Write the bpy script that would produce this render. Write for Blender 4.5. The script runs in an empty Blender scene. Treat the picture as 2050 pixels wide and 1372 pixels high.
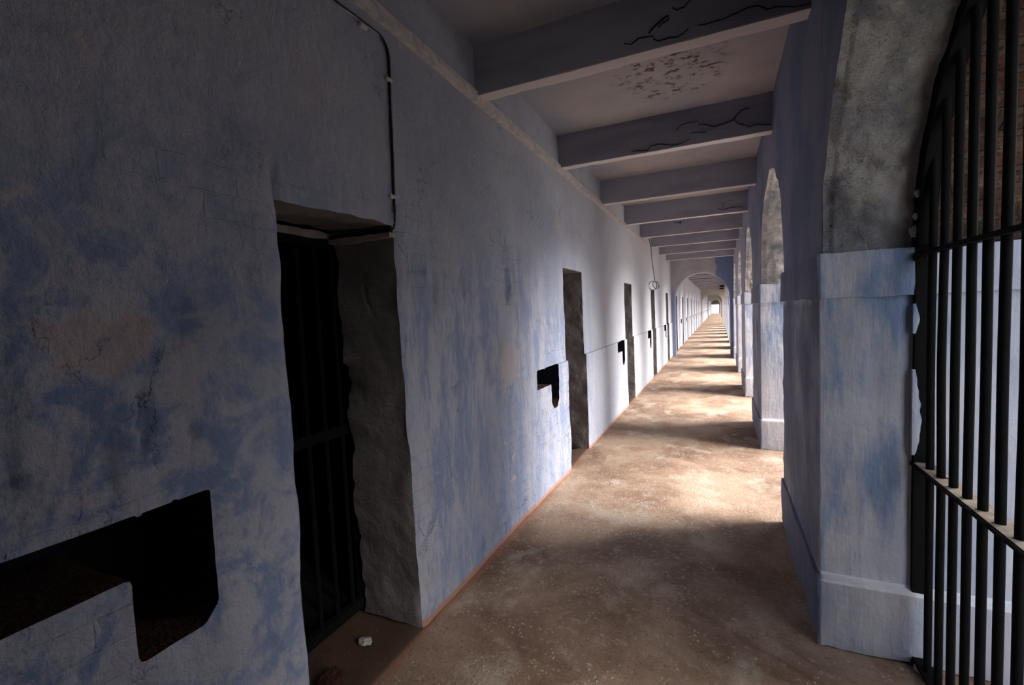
import bpy, bmesh, math, random
from mathutils import Vector, Matrix, noise
random.seed(7)
SC = bpy.context.scene
COL = SC.collection
PI = math.pi

# ------------------------------------------------------------------ camera
FPX, YAW, PITCH, ROLL, H = 923.8676, -0.4225, -0.061, -0.0419, 1.6
def ray(u, v):
    u = (u - 1025) / FPX; v = (v - 686) / FPX
    a = u * math.cos(ROLL) + v * math.sin(ROLL); b = -u * math.sin(ROLL) + v * math.cos(ROLL)
    up = -b
    cy = math.cos(PITCH) - up * math.sin(PITCH); z = math.sin(PITCH) + up * math.cos(PITCH)
    return Vector((a * math.cos(YAW) + cy * math.sin(YAW), -a * math.sin(YAW) + cy * math.cos(YAW), z))
fwd = ray(1025, 686).normalized()
right = (ray(1025 + FPX, 686) - ray(1025, 686)).normalized()
up = right.cross(fwd).normalized()
cam = bpy.data.objects.new('camera', bpy.data.cameras.new('camera'))
COL.objects.link(cam)
cam.data.sensor_width = 36; cam.data.lens = FPX / 2050 * 36
cam.data.clip_start = 0.02; cam.data.clip_end = 600
M = Matrix((right, up, -fwd)).transposed().to_4x4(); M.translation = (0, 0, H)
cam.matrix_world = M
SC.camera = cam

# ------------------------------------------------------------------ sky and light
SKY = 0.95
w = bpy.data.worlds.new('overcast_sky'); SC.world = w; w.use_nodes = True
nt = w.node_tree; nt.nodes.clear()
out = nt.nodes.new('ShaderNodeOutputWorld'); bg = nt.nodes.new('ShaderNodeBackground')
bg.inputs['Color'].default_value = (0.86, 0.94, 1.08, 1); bg.inputs['Strength'].default_value = SKY
nt.links.new(bg.outputs[0], out.inputs[0])
# hazy bright part of the sky standing opposite the arcade
sun = bpy.data.objects.new('hazy_sun', bpy.data.lights.new('hazy_sun', 'SUN')); COL.objects.link(sun)
sun.data.energy = 6.5; sun.data.angle = math.radians(54); sun.data.color = (1.0, 0.955, 0.90)
SUN_EL, SUN_AZ = math.radians(33), math.radians(0)      # azimuth measured from +X towards +Y
sun.rotation_euler = Vector((math.cos(SUN_EL) * math.cos(SUN_AZ), math.cos(SUN_EL) * math.sin(SUN_AZ), math.sin(SUN_EL))).to_track_quat('Z', 'Y').to_euler()
SC.view_settings.view_transform = 'Standard'; SC.view_settings.look = 'None'
SC.view_settings.gamma = 1; SC.view_settings.use_curve_mapping = False
SC.view_settings.exposure = 1.6

# ------------------------------------------------------------------ measures
XL, XR = -1.404, 0.404           # left wall face, pier face
XO = 1.30                        # outer face of arcade
ZB, ZC, ZI, ZI0, ZD = 3.0, 3.31, 1.81, 1.61, 2.04
PY0, PS, PL = 2.446, 3.22, 1.34  # pier near face, spacing, length
DS = 3.28
DOORS = [(1.172 + DS * n, 1.88 + DS * n) for n in range(0, 32)]
DOORS = [d for d in DOORS if d[1] < 104.9]
YEND, YBACK = 105.0, -0.80
ARCHES = [15.9, 43.5, 71.0, 98.4]

# ------------------------------------------------------------------ helpers
def tag(o, label=None, cat=None, group=None, kind=None):
    if label: o['label'] = label
    if cat: o['category'] = cat
    if group: o['group'] = group
    if kind: o['kind'] = kind
    return o
def obj(name, bm, mats, parent=None, smooth=False):
    me = bpy.data.meshes.new(name)
    bmesh.ops.recalc_face_normals(bm, faces=bm.faces)
    if smooth:
        for f in bm.faces: f.smooth = True
    for e in bm.edges:
        if len(e.link_faces) == 2 and e.calc_face_angle(0) > 0.75: e.smooth = False
    bm.to_mesh(me); bm.free()
    for m in (mats if isinstance(mats, (list, tuple)) else [mats]): me.materials.append(m)
    o = bpy.data.objects.new(name, me); COL.objects.link(o)
    if parent: o.parent = parent; o.matrix_parent_inverse = Matrix.Identity(4)
    return o
def empty(name, loc=(0, 0, 0)):
    o = bpy.data.objects.new(name, None); COL.objects.link(o); o.location = loc
    o.empty_display_size = 0.1
    return o
def add_box(bm, lo, hi, mi=0):
    r = bmesh.ops.create_cube(bm, size=1)
    for v in r['verts']:
        for i in range(3): v.co[i] = (lo[i] + hi[i]) / 2 + v.co[i] * (hi[i] - lo[i])
    for f in {f for v in r['verts'] for f in v.link_faces}: f.material_index = mi
    return r['verts']
def N(x, y, z, s=1.0, seed=0.0):
    return noise.noise(Vector((x * s + seed * 17.3, y * s - seed * 9.1, z * s + seed * 5.7)))
def rough_box(bm, lo, hi, step, amp, scale=6, seed=0, amp2=0.0, scale2=25, bev=0.012):
    """box with subdivided faces, slightly uneven like hand-laid plaster"""
    dims = [hi[i] - lo[i] for i in range(3)]
    n = [max(1, int(round(d / step))) for d in dims]
    vs = {}
    def V(i, j, k):
        if (i, j, k) not in vs:
            t = (i, j, k)
            p = Vector([lo[a] + dims[a] * t[a] / n[a] for a in range(3)])
            out = Vector([(-1 if t[a] == 0 else (1 if t[a] == n[a] else 0)) for a in range(3)])
            k2 = sum(abs(c) for c in out)
            d = N(*p, scale, seed) * amp + N(*p, scale2, seed + 3) * amp2
            if k2 > 1: d = d * 1.2 - bev * (0.6 + 0.8 * N(*p, 14, seed + 5))
            vs[(i, j, k)] = bm.verts.new(p + out * d)
        return vs[(i, j, k)]
    for a in range(3):
        b, c = [x for x in range(3) if x != a]
        for side in (0, n[a]):
            for i in range(n[b]):
                for j in range(n[c]):
                    q = []
                    for di, dj in ((0, 0), (1, 0), (1, 1), (0, 1)):
                        t = [0, 0, 0]; t[a] = side; t[b] = i + di; t[c] = j + dj
                        q.append(V(*t))
                    try: bm.faces.new(q)
                    except ValueError: pass
def add_tube(bm, pts, r, n=8, cap=True):
    pts = [Vector(p) for p in pts]; rings = []
    for i, p in enumerate(pts):
        d = (pts[min(i + 1, len(pts) - 1)] - pts[max(i - 1, 0)]).normalized()
        a = d.cross(Vector((0, 0, 1)))
        if a.length < 0.1: a = d.cross(Vector((1, 0, 0)))
        a.normalize(); b = d.cross(a)
        rr = r(i) if callable(r) else r
        rings.append([bm.verts.new(p + (a * math.cos(2 * PI * k / n) + b * math.sin(2 * PI * k / n)) * rr) for k in range(n)])
    for i in range(len(rings) - 1):
        for k in range(n):
            bm.faces.new((rings[i][k], rings[i][(k + 1) % n], rings[i + 1][(k + 1) % n], rings[i + 1][k]))
    if cap: bm.faces.new(rings[0]); bm.faces.new(rings[-1][::-1])

# ------------------------------------------------------------------ materials
class G:
    """tiny node-graph helper"""
    def __init__(s, name):
        s.m = bpy.data.materials.new(name); s.m.use_nodes = True; s.t = s.m.node_tree
        s.t.nodes.clear()
        s.o = s.t.nodes.new('ShaderNodeOutputMaterial'); s.b = s.t.nodes.new('ShaderNodeBsdfPrincipled')
        s.t.links.new(s.b.outputs[0], s.o.inputs[0])
        s.b.inputs['Roughness'].default_value = 0.85
        s.b.inputs['Specular IOR Level'].default_value = 0.25
        s.geo = s.t.nodes.new('ShaderNodeNewGeometry')
        s.P = s.geo.outputs['Position']
    def link(s, a, b): s.t.links.new(a, b)
    def val(s, sock, v):
        if hasattr(v, 'links'): s.link(v, sock)
        elif isinstance(v, (tuple, list)) and len(v) == 3 and sock.type == 'RGBA': sock.default_value = (*v, 1)
        else: sock.default_value = v
    def mapped(s, scale=(1, 1, 1), loc=(0, 0, 0), rot=(0, 0, 0)):
        n = s.t.nodes.new('ShaderNodeMapping'); s.link(s.P, n.inputs[0])
        n.inputs['Scale'].default_value = scale; n.inputs['Location'].default_value = loc; n.inputs['Rotation'].default_value = rot
        return n.outputs[0]
    def noise(s, scale, detail=4, rough=0.55, vec=None, dist=0.0):
        n = s.t.nodes.new('ShaderNodeTexNoise'); s.val(n.inputs['Vector'], vec if vec is not None else s.P)
        n.inputs['Scale'].default_value = scale; n.inputs['Detail'].default_value = detail
        n.inputs['Roughness'].default_value = rough; n.inputs['Distortion'].default_value = dist
        return n.outputs['Fac']
    def voro(s, scale, vec=None, feat='F1'):
        n = s.t.nodes.new('ShaderNodeTexVoronoi'); s.val(n.inputs['Vector'], vec if vec is not None else s.P)
        n.inputs['Scale'].default_value = scale; n.feature = feat
        return n.outputs['Distance']
    def ramp(s, fac, lo, hi, a=0.0, b=1.0):
        n = s.t.nodes.new('ShaderNodeMapRange'); s.val(n.inputs[0], fac)
        n.interpolation_type = 'SMOOTHSTEP'
        n.inputs[1].default_value = lo; n.inputs[2].default_value = hi; n.inputs[3].default_value = a; n.inputs[4].default_value = b
        return n.outputs[0]
    def math(s, op, a, b=0.0, c=None):
        n = s.t.nodes.new('ShaderNodeMath'); n.operation = op; s.val(n.inputs[0], a); s.val(n.inputs[1], b)
        if c is not None: s.val(n.inputs[2], c)
        return n.outputs[0]
    def mix(s, fac, a, b):
        n = s.t.nodes.new('ShaderNodeMix'); n.data_type = 'RGBA'; s.val(n.inputs[0], fac)
        s.val(n.inputs[6], a); s.val(n.inputs[7], b)
        return n.outputs[2]
    def xyz(s):
        n = s.t.nodes.new('ShaderNodeSeparateXYZ'); s.link(s.P, n.inputs[0]); return n.outputs
    def comb(s, x, y, z):
        n = s.t.nodes.new('ShaderNodeCombineXYZ')
        for i, v in enumerate((x, y, z)): s.val(n.inputs[i], v)
        return n.outputs[0]
    def spot(s, c, r, wob=0.5, sc=6):
        """soft wobbly blot around a place: 1 inside, 0 outside"""
        n = s.t.nodes.new('ShaderNodeVectorMath'); n.operation = 'SUBTRACT'; s.link(s.P, n.inputs[0]); n.inputs[1].default_value = c
        n2 = s.t.nodes.new('ShaderNodeVectorMath'); n2.operation = 'DIVIDE'; s.link(n.outputs[0], n2.inputs[0]); n2.inputs[1].default_value = r
        n3 = s.t.nodes.new('ShaderNodeVectorMath'); n3.operation = 'LENGTH'; s.link(n2.outputs[0], n3.inputs[0])
        d = s.math('ADD', n3.outputs['Value'], s.math('MULTIPLY', s.math('SUBTRACT', s.noise(sc), 0.5), wob * 2))
        return s.ramp(d, 0.7, 1.05, 1, 0)
    def bump(s, h, dist=0.01, strength=1.0, prev=None):
        n = s.t.nodes.new('ShaderNodeBump'); s.val(n.inputs['Height'], h); n.inputs['Distance'].default_value = dist
        n.inputs['Strength'].default_value = strength
        if prev is not None: s.link(prev, n.inputs['Normal'])
        s.link(n.outputs[0], s.b.inputs['Normal']); return n.outputs[0]
    def color(s, c): s.val(s.b.inputs['Base Color'], c)

def plain(name, c, rough=0.7, metal=0.0, bumpy=None):
    g = G(name); g.b.inputs['Metallic'].default_value = metal; g.b.inputs['Roughness'].default_value = rough
    n = g.noise(18, 4)
    g.color(g.mix(g.ramp(n, 0.35, 0.65), c, tuple(x * 0.72 for x in c)))
    if bumpy: g.bump(g.noise(60, 3), bumpy)
    return g.m

LAV = (0.42, 0.425, 0.49)      # whitish lavender limewash
LAV2 = (0.31, 0.325, 0.395)
BLUE = (0.17, 0.23, 0.38)
def m_cellwall():
    g = G('blue_limewash_wall'); X, Y, Z = g.xyz()
    streak = g.noise(1.0, 6, 0.6, g.mapped((3, 7, 1.6)))
    fine = g.noise(1.0, 5, 0.65, g.mapped((20, 42, 9)))
    big = g.noise(0.9, 3, 0.5)
    base = g.mix(g.ramp(big, 0.35, 0.65), LAV, LAV2)
    base = g.mix(g.ramp(g.noise(4, 5), 0.52, 0.72, 0, 0.5), base, (0.40, 0.365, 0.37))
    # old blue wash survives low down and near the first doors
    low = g.ramp(g.math('ADD', Z, g.math('MULTIPLY', big, 1.2)), 2.0, 3.1, 1, 0.12)
    near = g.ramp(Y, 4.6, 6.2, 1, 0.10)
    amt = g.math('MULTIPLY', low, near)
    iso = g.math('ADD', g.math('MULTIPLY', g.noise(5.5, 7, 0.66, None, 0.6), 0.75), g.math('MULTIPLY', g.noise(20, 5, 0.7), 0.25))
    stk = g.math('ADD', g.math('MULTIPLY', streak, 0.6), g.math('MULTIPLY', fine, 0.4))
    tY = g.ramp(Y, 0.9, 2.0)
    s = g.math('ADD', g.math('MULTIPLY', stk, tY), g.math('MULTIPLY', iso, g.math('SUBTRACT', 1.0, tY)))
    bl = g.math('MULTIPLY', g.ramp(s, 0.43, 0.58), amt)
    base = g.mix(g.math('MULTIPLY', bl, g.ramp(Y, 0.3, 2.6, 0.95, 0.72)), base, BLUE)
    dk = g.math('MULTIPLY', g.ramp(g.noise(3.2, 6, 0.65), 0.60, 0.72), amt)
    base = g.mix(g.math('MULTIPLY', dk, g.ramp(Y, 1.0, 2.2, 0.75, 0.4)), base, (0.085, 0.12, 0.22))
    # whiter farther down the corridor
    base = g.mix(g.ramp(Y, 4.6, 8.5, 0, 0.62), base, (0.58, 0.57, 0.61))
    # pale flaking patches and a reddish foot
    fl = g.math('MULTIPLY', g.ramp(g.noise(7, 4, 0.6), 0.66, 0.72), near)
    base = g.mix(g.math('MULTIPLY', fl, 0.6), base, (0.50, 0.44, 0.42))
    foot = g.ramp(g.math('SUBTRACT', Z, g.math('MULTIPLY', g.noise(16, 3), 0.045)), 0.0, 0.02, 0.9, 0)
    base = g.mix(foot, base, (0.40, 0.20, 0.13))
    base = g.mix(g.math('MULTIPLY', g.spot((XL, 3.05, 1.235), (0.3, 0.20, 0.18), 1.0, 13), 0.6), base, (0.46, 0.40, 0.36))
    base = g.mix(g.math('MULTIPLY', g.spot((XL, 0.62, 1.58), (0.3, 0.14, 0.08), 1.1, 13), 0.5), base, (0.42, 0.30, 0.25))
    g.color(base)
    CV = g.comb(X, g.math('ADD', g.math('MULTIPLY', Y, 1.4), g.math('MULTIPLY', g.noise(7, 5, 0.6), 0.5)), g.math('ADD', g.math('MULTIPLY', Z, 0.8), g.math('MULTIPLY', g.noise(6, 5, 0.6), 0.35)))
    ridge0 = g.voro(5.5, CV, 'DISTANCE_TO_EDGE')
    crk0 = g.math('MULTIPLY', g.ramp(ridge0, 0.0, 0.02, 1, 0), g.math('MULTIPLY', g.ramp(g.noise(2.2, 3), 0.56, 0.66), near))
    base = g.mix(g.math('MULTIPLY', crk0, 0.55), base, (0.08, 0.09, 0.15)); g.color(base)
    # relief: brush ridges, blisters, ghost of brick courses
    br = g.t.nodes.new('ShaderNodeTexBrick'); g.link(g.comb(g.math('ADD', Y, g.math('MULTIPLY', g.noise(5, 2), 0.08)), g.math('ADD', Z, g.math('MULTIPLY', g.noise(4, 2), 0.06)), 0.0), br.inputs['Vector'])
    br.inputs['Scale'].default_value = 1.0; br.inputs['Brick Width'].default_value = 0.24; br.inputs['Row Height'].default_value = 0.085
    br.inputs['Mortar Size'].default_value = 0.006; br.inputs['Mortar Smooth'].default_value = 0.6
    mask = g.math('MULTIPLY', g.math('MULTIPLY', g.ramp(g.noise(1.3, 3), 0.48, 0.62), g.ramp(Z, 1.9, 2.3, 1, 0)), near)
    n1 = g.bump(g.math('MULTIPLY', br.outputs['Fac'], mask), 0.012, 0.5)
    ridge = g.voro(5.5, CV, 'DISTANCE_TO_EDGE')
    crk = g.math('MULTIPLY', g.ramp(ridge, 0.0, 0.035, 1, 0), g.math('MULTIPLY', g.ramp(g.noise(2.2, 3), 0.56, 0.66), near))
    n2 = g.bump(g.math('MULTIPLY', crk, -1), 0.012, 0.6, n1)
    n3 = g.bump(g.noise(9, 8, 0.66), 0.035, 0.75, n2)
    n3 = g.bump(g.noise(22, 5, 0.6, g.mapped((1, 1.3, 0.8))), 0.012, 0.55, n3)
    g.bump(fine, 0.010, 0.35, n3)
    return g.m
def m_jamb():
    g = G('grey_jamb_plaster')
    c = g.mix(g.ramp(g.noise(3, 5), 0.4, 0.65), (0.215, 0.195, 0.19), (0.155, 0.135, 0.13))
    c = g.mix(g.ramp(g.noise(14, 5, 0.7), 0.62, 0.75), c, (0.10, 0.08, 0.07))
    g.color(c)
    n = g.bump(g.noise(7, 8, 0.65), 0.03, 0.8)
    ridge = g.voro(4, None, 'DISTANCE_TO_EDGE')
    g.bump(g.math('MULTIPLY', g.ramp(ridge, 0, 0.03, 1, 0), g.ramp(g.noise(2.5), 0.55, 0.65, 0, -1)), 0.012, 0.5, n)
    return g.m
def m_pier():
    g = G('blue_white_pier_wash'); X, Y, Z = g.xyz()
    s = g.noise(1.0, 7, 0.62, g.mapped((4.5, 4.5, 1.5)))
    f = g.noise(1.0, 4, 0.6, g.mapped((38, 38, 5)))
    c = g.mix(g.ramp(g.noise(1.7, 3), 0.4, 0.62), (0.62, 0.61, 0.66), (0.48, 0.49, 0.56))
    fac = g.ramp(g.math('ADD', g.math('MULTIPLY', s, 0.72), g.math('MULTIPLY', f, 0.28)), 0.43, 0.60)
    fac = g.math('MULTIPLY', fac, g.ramp(X, 0.75, 0.95, 0.85, 0.25))  # less blue outwards, painting in the brighter sky light beyond the grille
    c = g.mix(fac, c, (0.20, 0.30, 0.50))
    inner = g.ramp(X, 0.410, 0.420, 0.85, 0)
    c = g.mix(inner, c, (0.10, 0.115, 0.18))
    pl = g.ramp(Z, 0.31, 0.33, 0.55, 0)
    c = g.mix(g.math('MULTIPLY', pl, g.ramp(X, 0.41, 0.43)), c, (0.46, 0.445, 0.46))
    led = g.math('MULTIPLY', g.math('MULTIPLY', g.ramp(Z, 0.312, 0.318), g.ramp(Z, 0.346, 0.352, 1, 0)), g.ramp(X, 0.41, 0.43))  # ledge top whitened to paint in the light it catches
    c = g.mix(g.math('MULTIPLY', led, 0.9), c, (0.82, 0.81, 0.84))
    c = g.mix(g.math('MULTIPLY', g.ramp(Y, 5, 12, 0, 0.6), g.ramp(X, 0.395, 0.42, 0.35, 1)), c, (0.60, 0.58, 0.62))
    g.color(c)
    n = g.bump(g.noise(8, 8, 0.62), 0.02, 0.6)
    g.bump(f, 0.008, 0.55, n)
    return g.m
def m_upper():
    g = G('blue_arcade_wall_wash'); X, Y, Z = g.xyz()
    c = g.mix(g.ramp(g.noise(1.6, 4), 0.4, 0.62), (0.22, 0.225, 0.30), (0.14, 0.17, 0.26))
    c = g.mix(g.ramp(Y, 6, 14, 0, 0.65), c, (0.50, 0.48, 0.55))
    g.color(c); n = g.bump(g.noise(6, 7, 0.62), 0.02, 0.5)
    return g.m
def m_intrados():
    g = G('rough_arch_plaster')
    c = g.mix(g.ramp(g.noise(5, 6, 0.6), 0.38, 0.62), (0.70, 0.65, 0.61), (0.38, 0.38, 0.41))
    c = g.mix(g.ramp(g.noise(2.3, 5, 0.6), 0.58, 0.70, 0, 0.7), c, (0.17, 0.22, 0.33))
    c = g.mix(g.ramp(g.noise(11, 5, 0.7), 0.64, 0.72, 0, 0.8), c, (0.30, 0.20, 0.13))
    c = g.mix(g.ramp(g.noise(19, 4, 0.7), 0.69, 0.75, 0, 0.9), c, (0.06, 0.05, 0.05))
    g.color(c)
    n = g.bump(g.noise(9, 8, 0.66, g.mapped((0.6, 1, 1.2))), 0.10, 1.0)
    n = g.bump(g.noise(17, 6, 0.65, g.mapped((0.7, 1, 1))), 0.05, 0.9, n)
    g.bump(g.noise(40, 5, 0.65), 0.012, 0.7, n)
    return g.m
def m_brick():
    g = G('bare_brick_arch'); X, Y, Z = g.xyz()
    # courses run across the arch thickness, stepping round the curve
    br = g.t.nodes.new('ShaderNodeTexBrick')
    wob = g.math('MULTIPLY', g.noise(6, 3), 0.05)
    g.link(g.comb(g.math('ADD', X, wob), g.math('ADD', Z, wob), 0.0), br.inputs['Vector'])
    br.inputs['Scale'].default_value = 1; br.inputs['Brick Width'].default_value = 0.22; br.inputs['Row Height'].default_value = 0.062
    br.inputs['Mortar Size'].default_value = 0.012; br.inputs['Mortar Smooth'].default_value = 0.4
    br.inputs['Color1'].default_value = (0.10, 0.045, 0.028, 1); br.inputs['Color2'].default_value = (0.05, 0.026, 0.018, 1)
    br.inputs['Mortar'].default_value = (0.09, 0.06, 0.042, 1)
    c = g.mix(g.ramp(g.noise(9, 5, 0.7), 0.52, 0.68), br.outputs['Color'], (0.17, 0.11, 0.07))
    c = g.mix(g.ramp(g.noise(4, 4, 0.6), 0.56, 0.68), c, (0.035, 0.022, 0.018))
    c = g.mix(g.ramp(g.noise(5.5, 3, 0.6, g.mapped((1, 1, 1), (4, 2, 1))), 0.64, 0.70, 0, 0.6), c, (0.13, 0.035, 0.025))
    g.color(c)
    n = g.bump(g.math('MULTIPLY', br.outputs['Fac'], -1), 0.03, 0.9)
    g.bump(g.noise(22, 6, 0.7), 0.03, 0.9, n)
    return g.m
def m_beam():
    g = G('limewashed_beam'); X, Y, Z = g.xyz()
    c = g.mix(g.ramp(g.noise(1.5, 5, 0.6, g.mapped((0.8, 1.5, 3))), 0.4, 0.66), (0.33, 0.325, 0.375), (0.25, 0.25, 0.31))
    c = g.mix(g.ramp(Z, 3.003, 3.012, 1, 0), c, (0.60, 0.54, 0.54))  # underside painted paler, as if lit by bounce from the floor
    g.color(c); n = g.bump(g.noise(7, 6, 0.6), 0.015, 0.5)
    return g.m
def m_ceil():
    g = G('limewashed_ceiling'); X, Y, Z = g.xyz()
    c = g.mix(g.ramp(g.noise(1.4, 5, 0.6), 0.4, 0.65), (0.42, 0.375, 0.37), (0.34, 0.32, 0.33))
    blu = g.math('MULTIPLY', g.ramp(X, -1.4, -1.0, 0.55, 0), g.ramp(Y, 5, 9, 1, 0.2))
    c = g.mix(blu, c, (0.20, 0.24, 0.35))
    s = g.math('MULTIPLY', g.spot((-0.30, 3.55, ZC), (0.42, 0.62, 0.5), 0.35), g.ramp(g.noise(14, 6, 0.7, g.mapped((1, 1.3, 1))), 0.52, 0.60))
    c = g.mix(s, c, (0.09, 0.07, 0.065))
    g.color(c); g.bump(g.noise(6, 7, 0.62), 0.02, 0.5)
    return g.m
def m_floor():
    g = G('worn_brown_concrete_floor'); X, Y, Z = g.xyz()
    c = g.mix(g.ramp(g.noise(1.3, 6, 0.62, None, 0.4), 0.36, 0.66), (0.43, 0.30, 0.215), (0.20, 0.12, 0.082))
    c = g.mix(g.ramp(g.noise(3.0, 6, 0.66, g.mapped((1, 0.7, 1), (3, 8, 0))), 0.50, 0.66, 0, 0.75), c, (0.50, 0.41, 0.33))
    c = g.mix(g.ramp(g.noise(2.0, 4, 0.6, g.mapped((1, 1, 1), (9, 1, 4))), 0.60, 0.72, 0, 0.6), c, (0.27, 0.13, 0.09))
    v = g.voro(40, g.comb(g.math('ADD', X, g.math('MULTIPLY', g.noise(55, 2), 0.022)), g.math('ADD', Y, g.math('MULTIPLY', g.noise(47, 2), 0.022)), 0.0)); vn = g.noise(7, 4, 0.6)
    sp = g.math('MULTIPLY', g.ramp(v, 0.16, 0.32, 1, 0), g.ramp(vn, 0.47, 0.60))
    c = g.mix(g.math('MULTIPLY', sp, 0.85), c, (0.62, 0.52, 0.42))
    v2 = g.noise(60, 4, 0.7)
    c = g.mix(g.ramp(v2, 0.54, 0.68, 0, 0.7), c, (0.12, 0.08, 0.06))
    c = g.mix(g.ramp(g.noise(26, 5, 0.7, g.mapped((1, 1, 1), (5, 5, 5))), 0.54, 0.66, 0, 0.6), c, (0.48, 0.38, 0.30))
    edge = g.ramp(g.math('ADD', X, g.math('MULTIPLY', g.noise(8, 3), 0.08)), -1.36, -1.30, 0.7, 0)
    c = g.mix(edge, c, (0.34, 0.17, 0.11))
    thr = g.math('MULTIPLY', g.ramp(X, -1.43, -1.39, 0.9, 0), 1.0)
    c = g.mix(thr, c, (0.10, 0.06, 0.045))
    g.color(c); g.b.inputs['Roughness'].default_value = 0.8
    n = g.bump(g.noise(5, 8, 0.65), 0.02, 0.5)
    g.bump(g.math('ADD', g.math('MULTIPLY', sp, 0.6), v2), 0.006, 0.8, n)
    return g.m
def m_cross():
    g = G('cross_arch_wash'); X, Y, Z = g.xyz()
    c = g.mix(g.ramp(g.noise(2, 5), 0.4, 0.65), (0.42, 0.40, 0.42), (0.34, 0.33, 0.36))
    right = g.ramp(g.math('ADD', X, g.math('MULTIPLY', g.noise(3, 3), 0.3)), 0.0, 0.12)
    left = g.math('MULTIPLY', g.ramp(X, -1.36, -1.15, 1, 0), g.ramp(Z, 1.9, 2.6, 0.8, 0.1))
    f = g.math('MULTIPLY', g.math('MAXIMUM', right, left), g.ramp(Y, 17, 20, 0.9, 0))
    c = g.mix(f, c, (0.13, 0.20, 0.36))
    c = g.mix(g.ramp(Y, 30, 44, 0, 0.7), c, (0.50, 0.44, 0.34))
    g.color(c); g.bump(g.noise(6, 6), 0.02, 0.5)
    return g.m

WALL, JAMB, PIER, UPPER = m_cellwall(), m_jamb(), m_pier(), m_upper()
INTRA, BRICK, BEAM, CEIL, FLOOR, CROSS = m_intrados(), m_brick(), m_beam(), m_ceil(), m_floor(), m_cross()
DIRT = plain('red_earth_in_recess', (0.06, 0.022, 0.015), 0.95, bumpy=0.02)
RECESS = plain('recess_painted_shade', (0.012, 0.013, 0.024), 0.95, bumpy=0.01)  # near-black puts the shade inside the recesses into the colour
IRON = plain('black_painted_iron', (0.005, 0.005, 0.005), 0.8, 0.0, 0.002)
IRON.node_tree.nodes['Principled BSDF'].inputs['Specular IOR Level'].default_value = 0.12
SHADE_IRON = plain('shade_black_iron', (0.003, 0.003, 0.003), 1.0)  # cell door iron, blackened to carry the shade of the doorways
DUSTY = plain('dust_covered_iron', (0.42, 0.34, 0.27), 0.95, 0, 0.004)
DARK = plain('dark_cell_interior', (0.012, 0.010, 0.010), 0.95)  # near-black colour stands in for the unlit cells
CRACK = plain('shade_black', (0.015, 0.013, 0.014), 1.0)
TRIM = plain('painted_timber_batten', (0.56, 0.51, 0.51), 0.8)
CABLE = plain('black_cable', (0.02, 0.02, 0.022), 0.5)
PALE = plain('pale_painted_timber', (0.36, 0.31, 0.28), 0.85, bumpy=0.006)
RUST = plain('rusted_exposed_concrete', (0.030, 0.018, 0.015), 1.0)
GROUND = plain('courtyard_ground', (0.36, 0.35, 0.31), 0.95)
ROOFM = plain('roof_concrete', (0.30, 0.29, 0.28), 0.9)
SHADEW = plain('shade_block_wall', (0.45, 0.42, 0.40), 0.9)  # for the added block that shades the near bay
DARKW = plain('dark_grey_end_wall', (0.12, 0.12, 0.115), 0.9)  # darker grey than the other walls
CHIP = plain('pale_plaster_chip', (0.55, 0.54, 0.50), 0.9, bumpy=0.004)
LUMP = plain('broken_plaster', (0.42, 0.39, 0.39), 0.95, bumpy=0.01)

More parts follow.
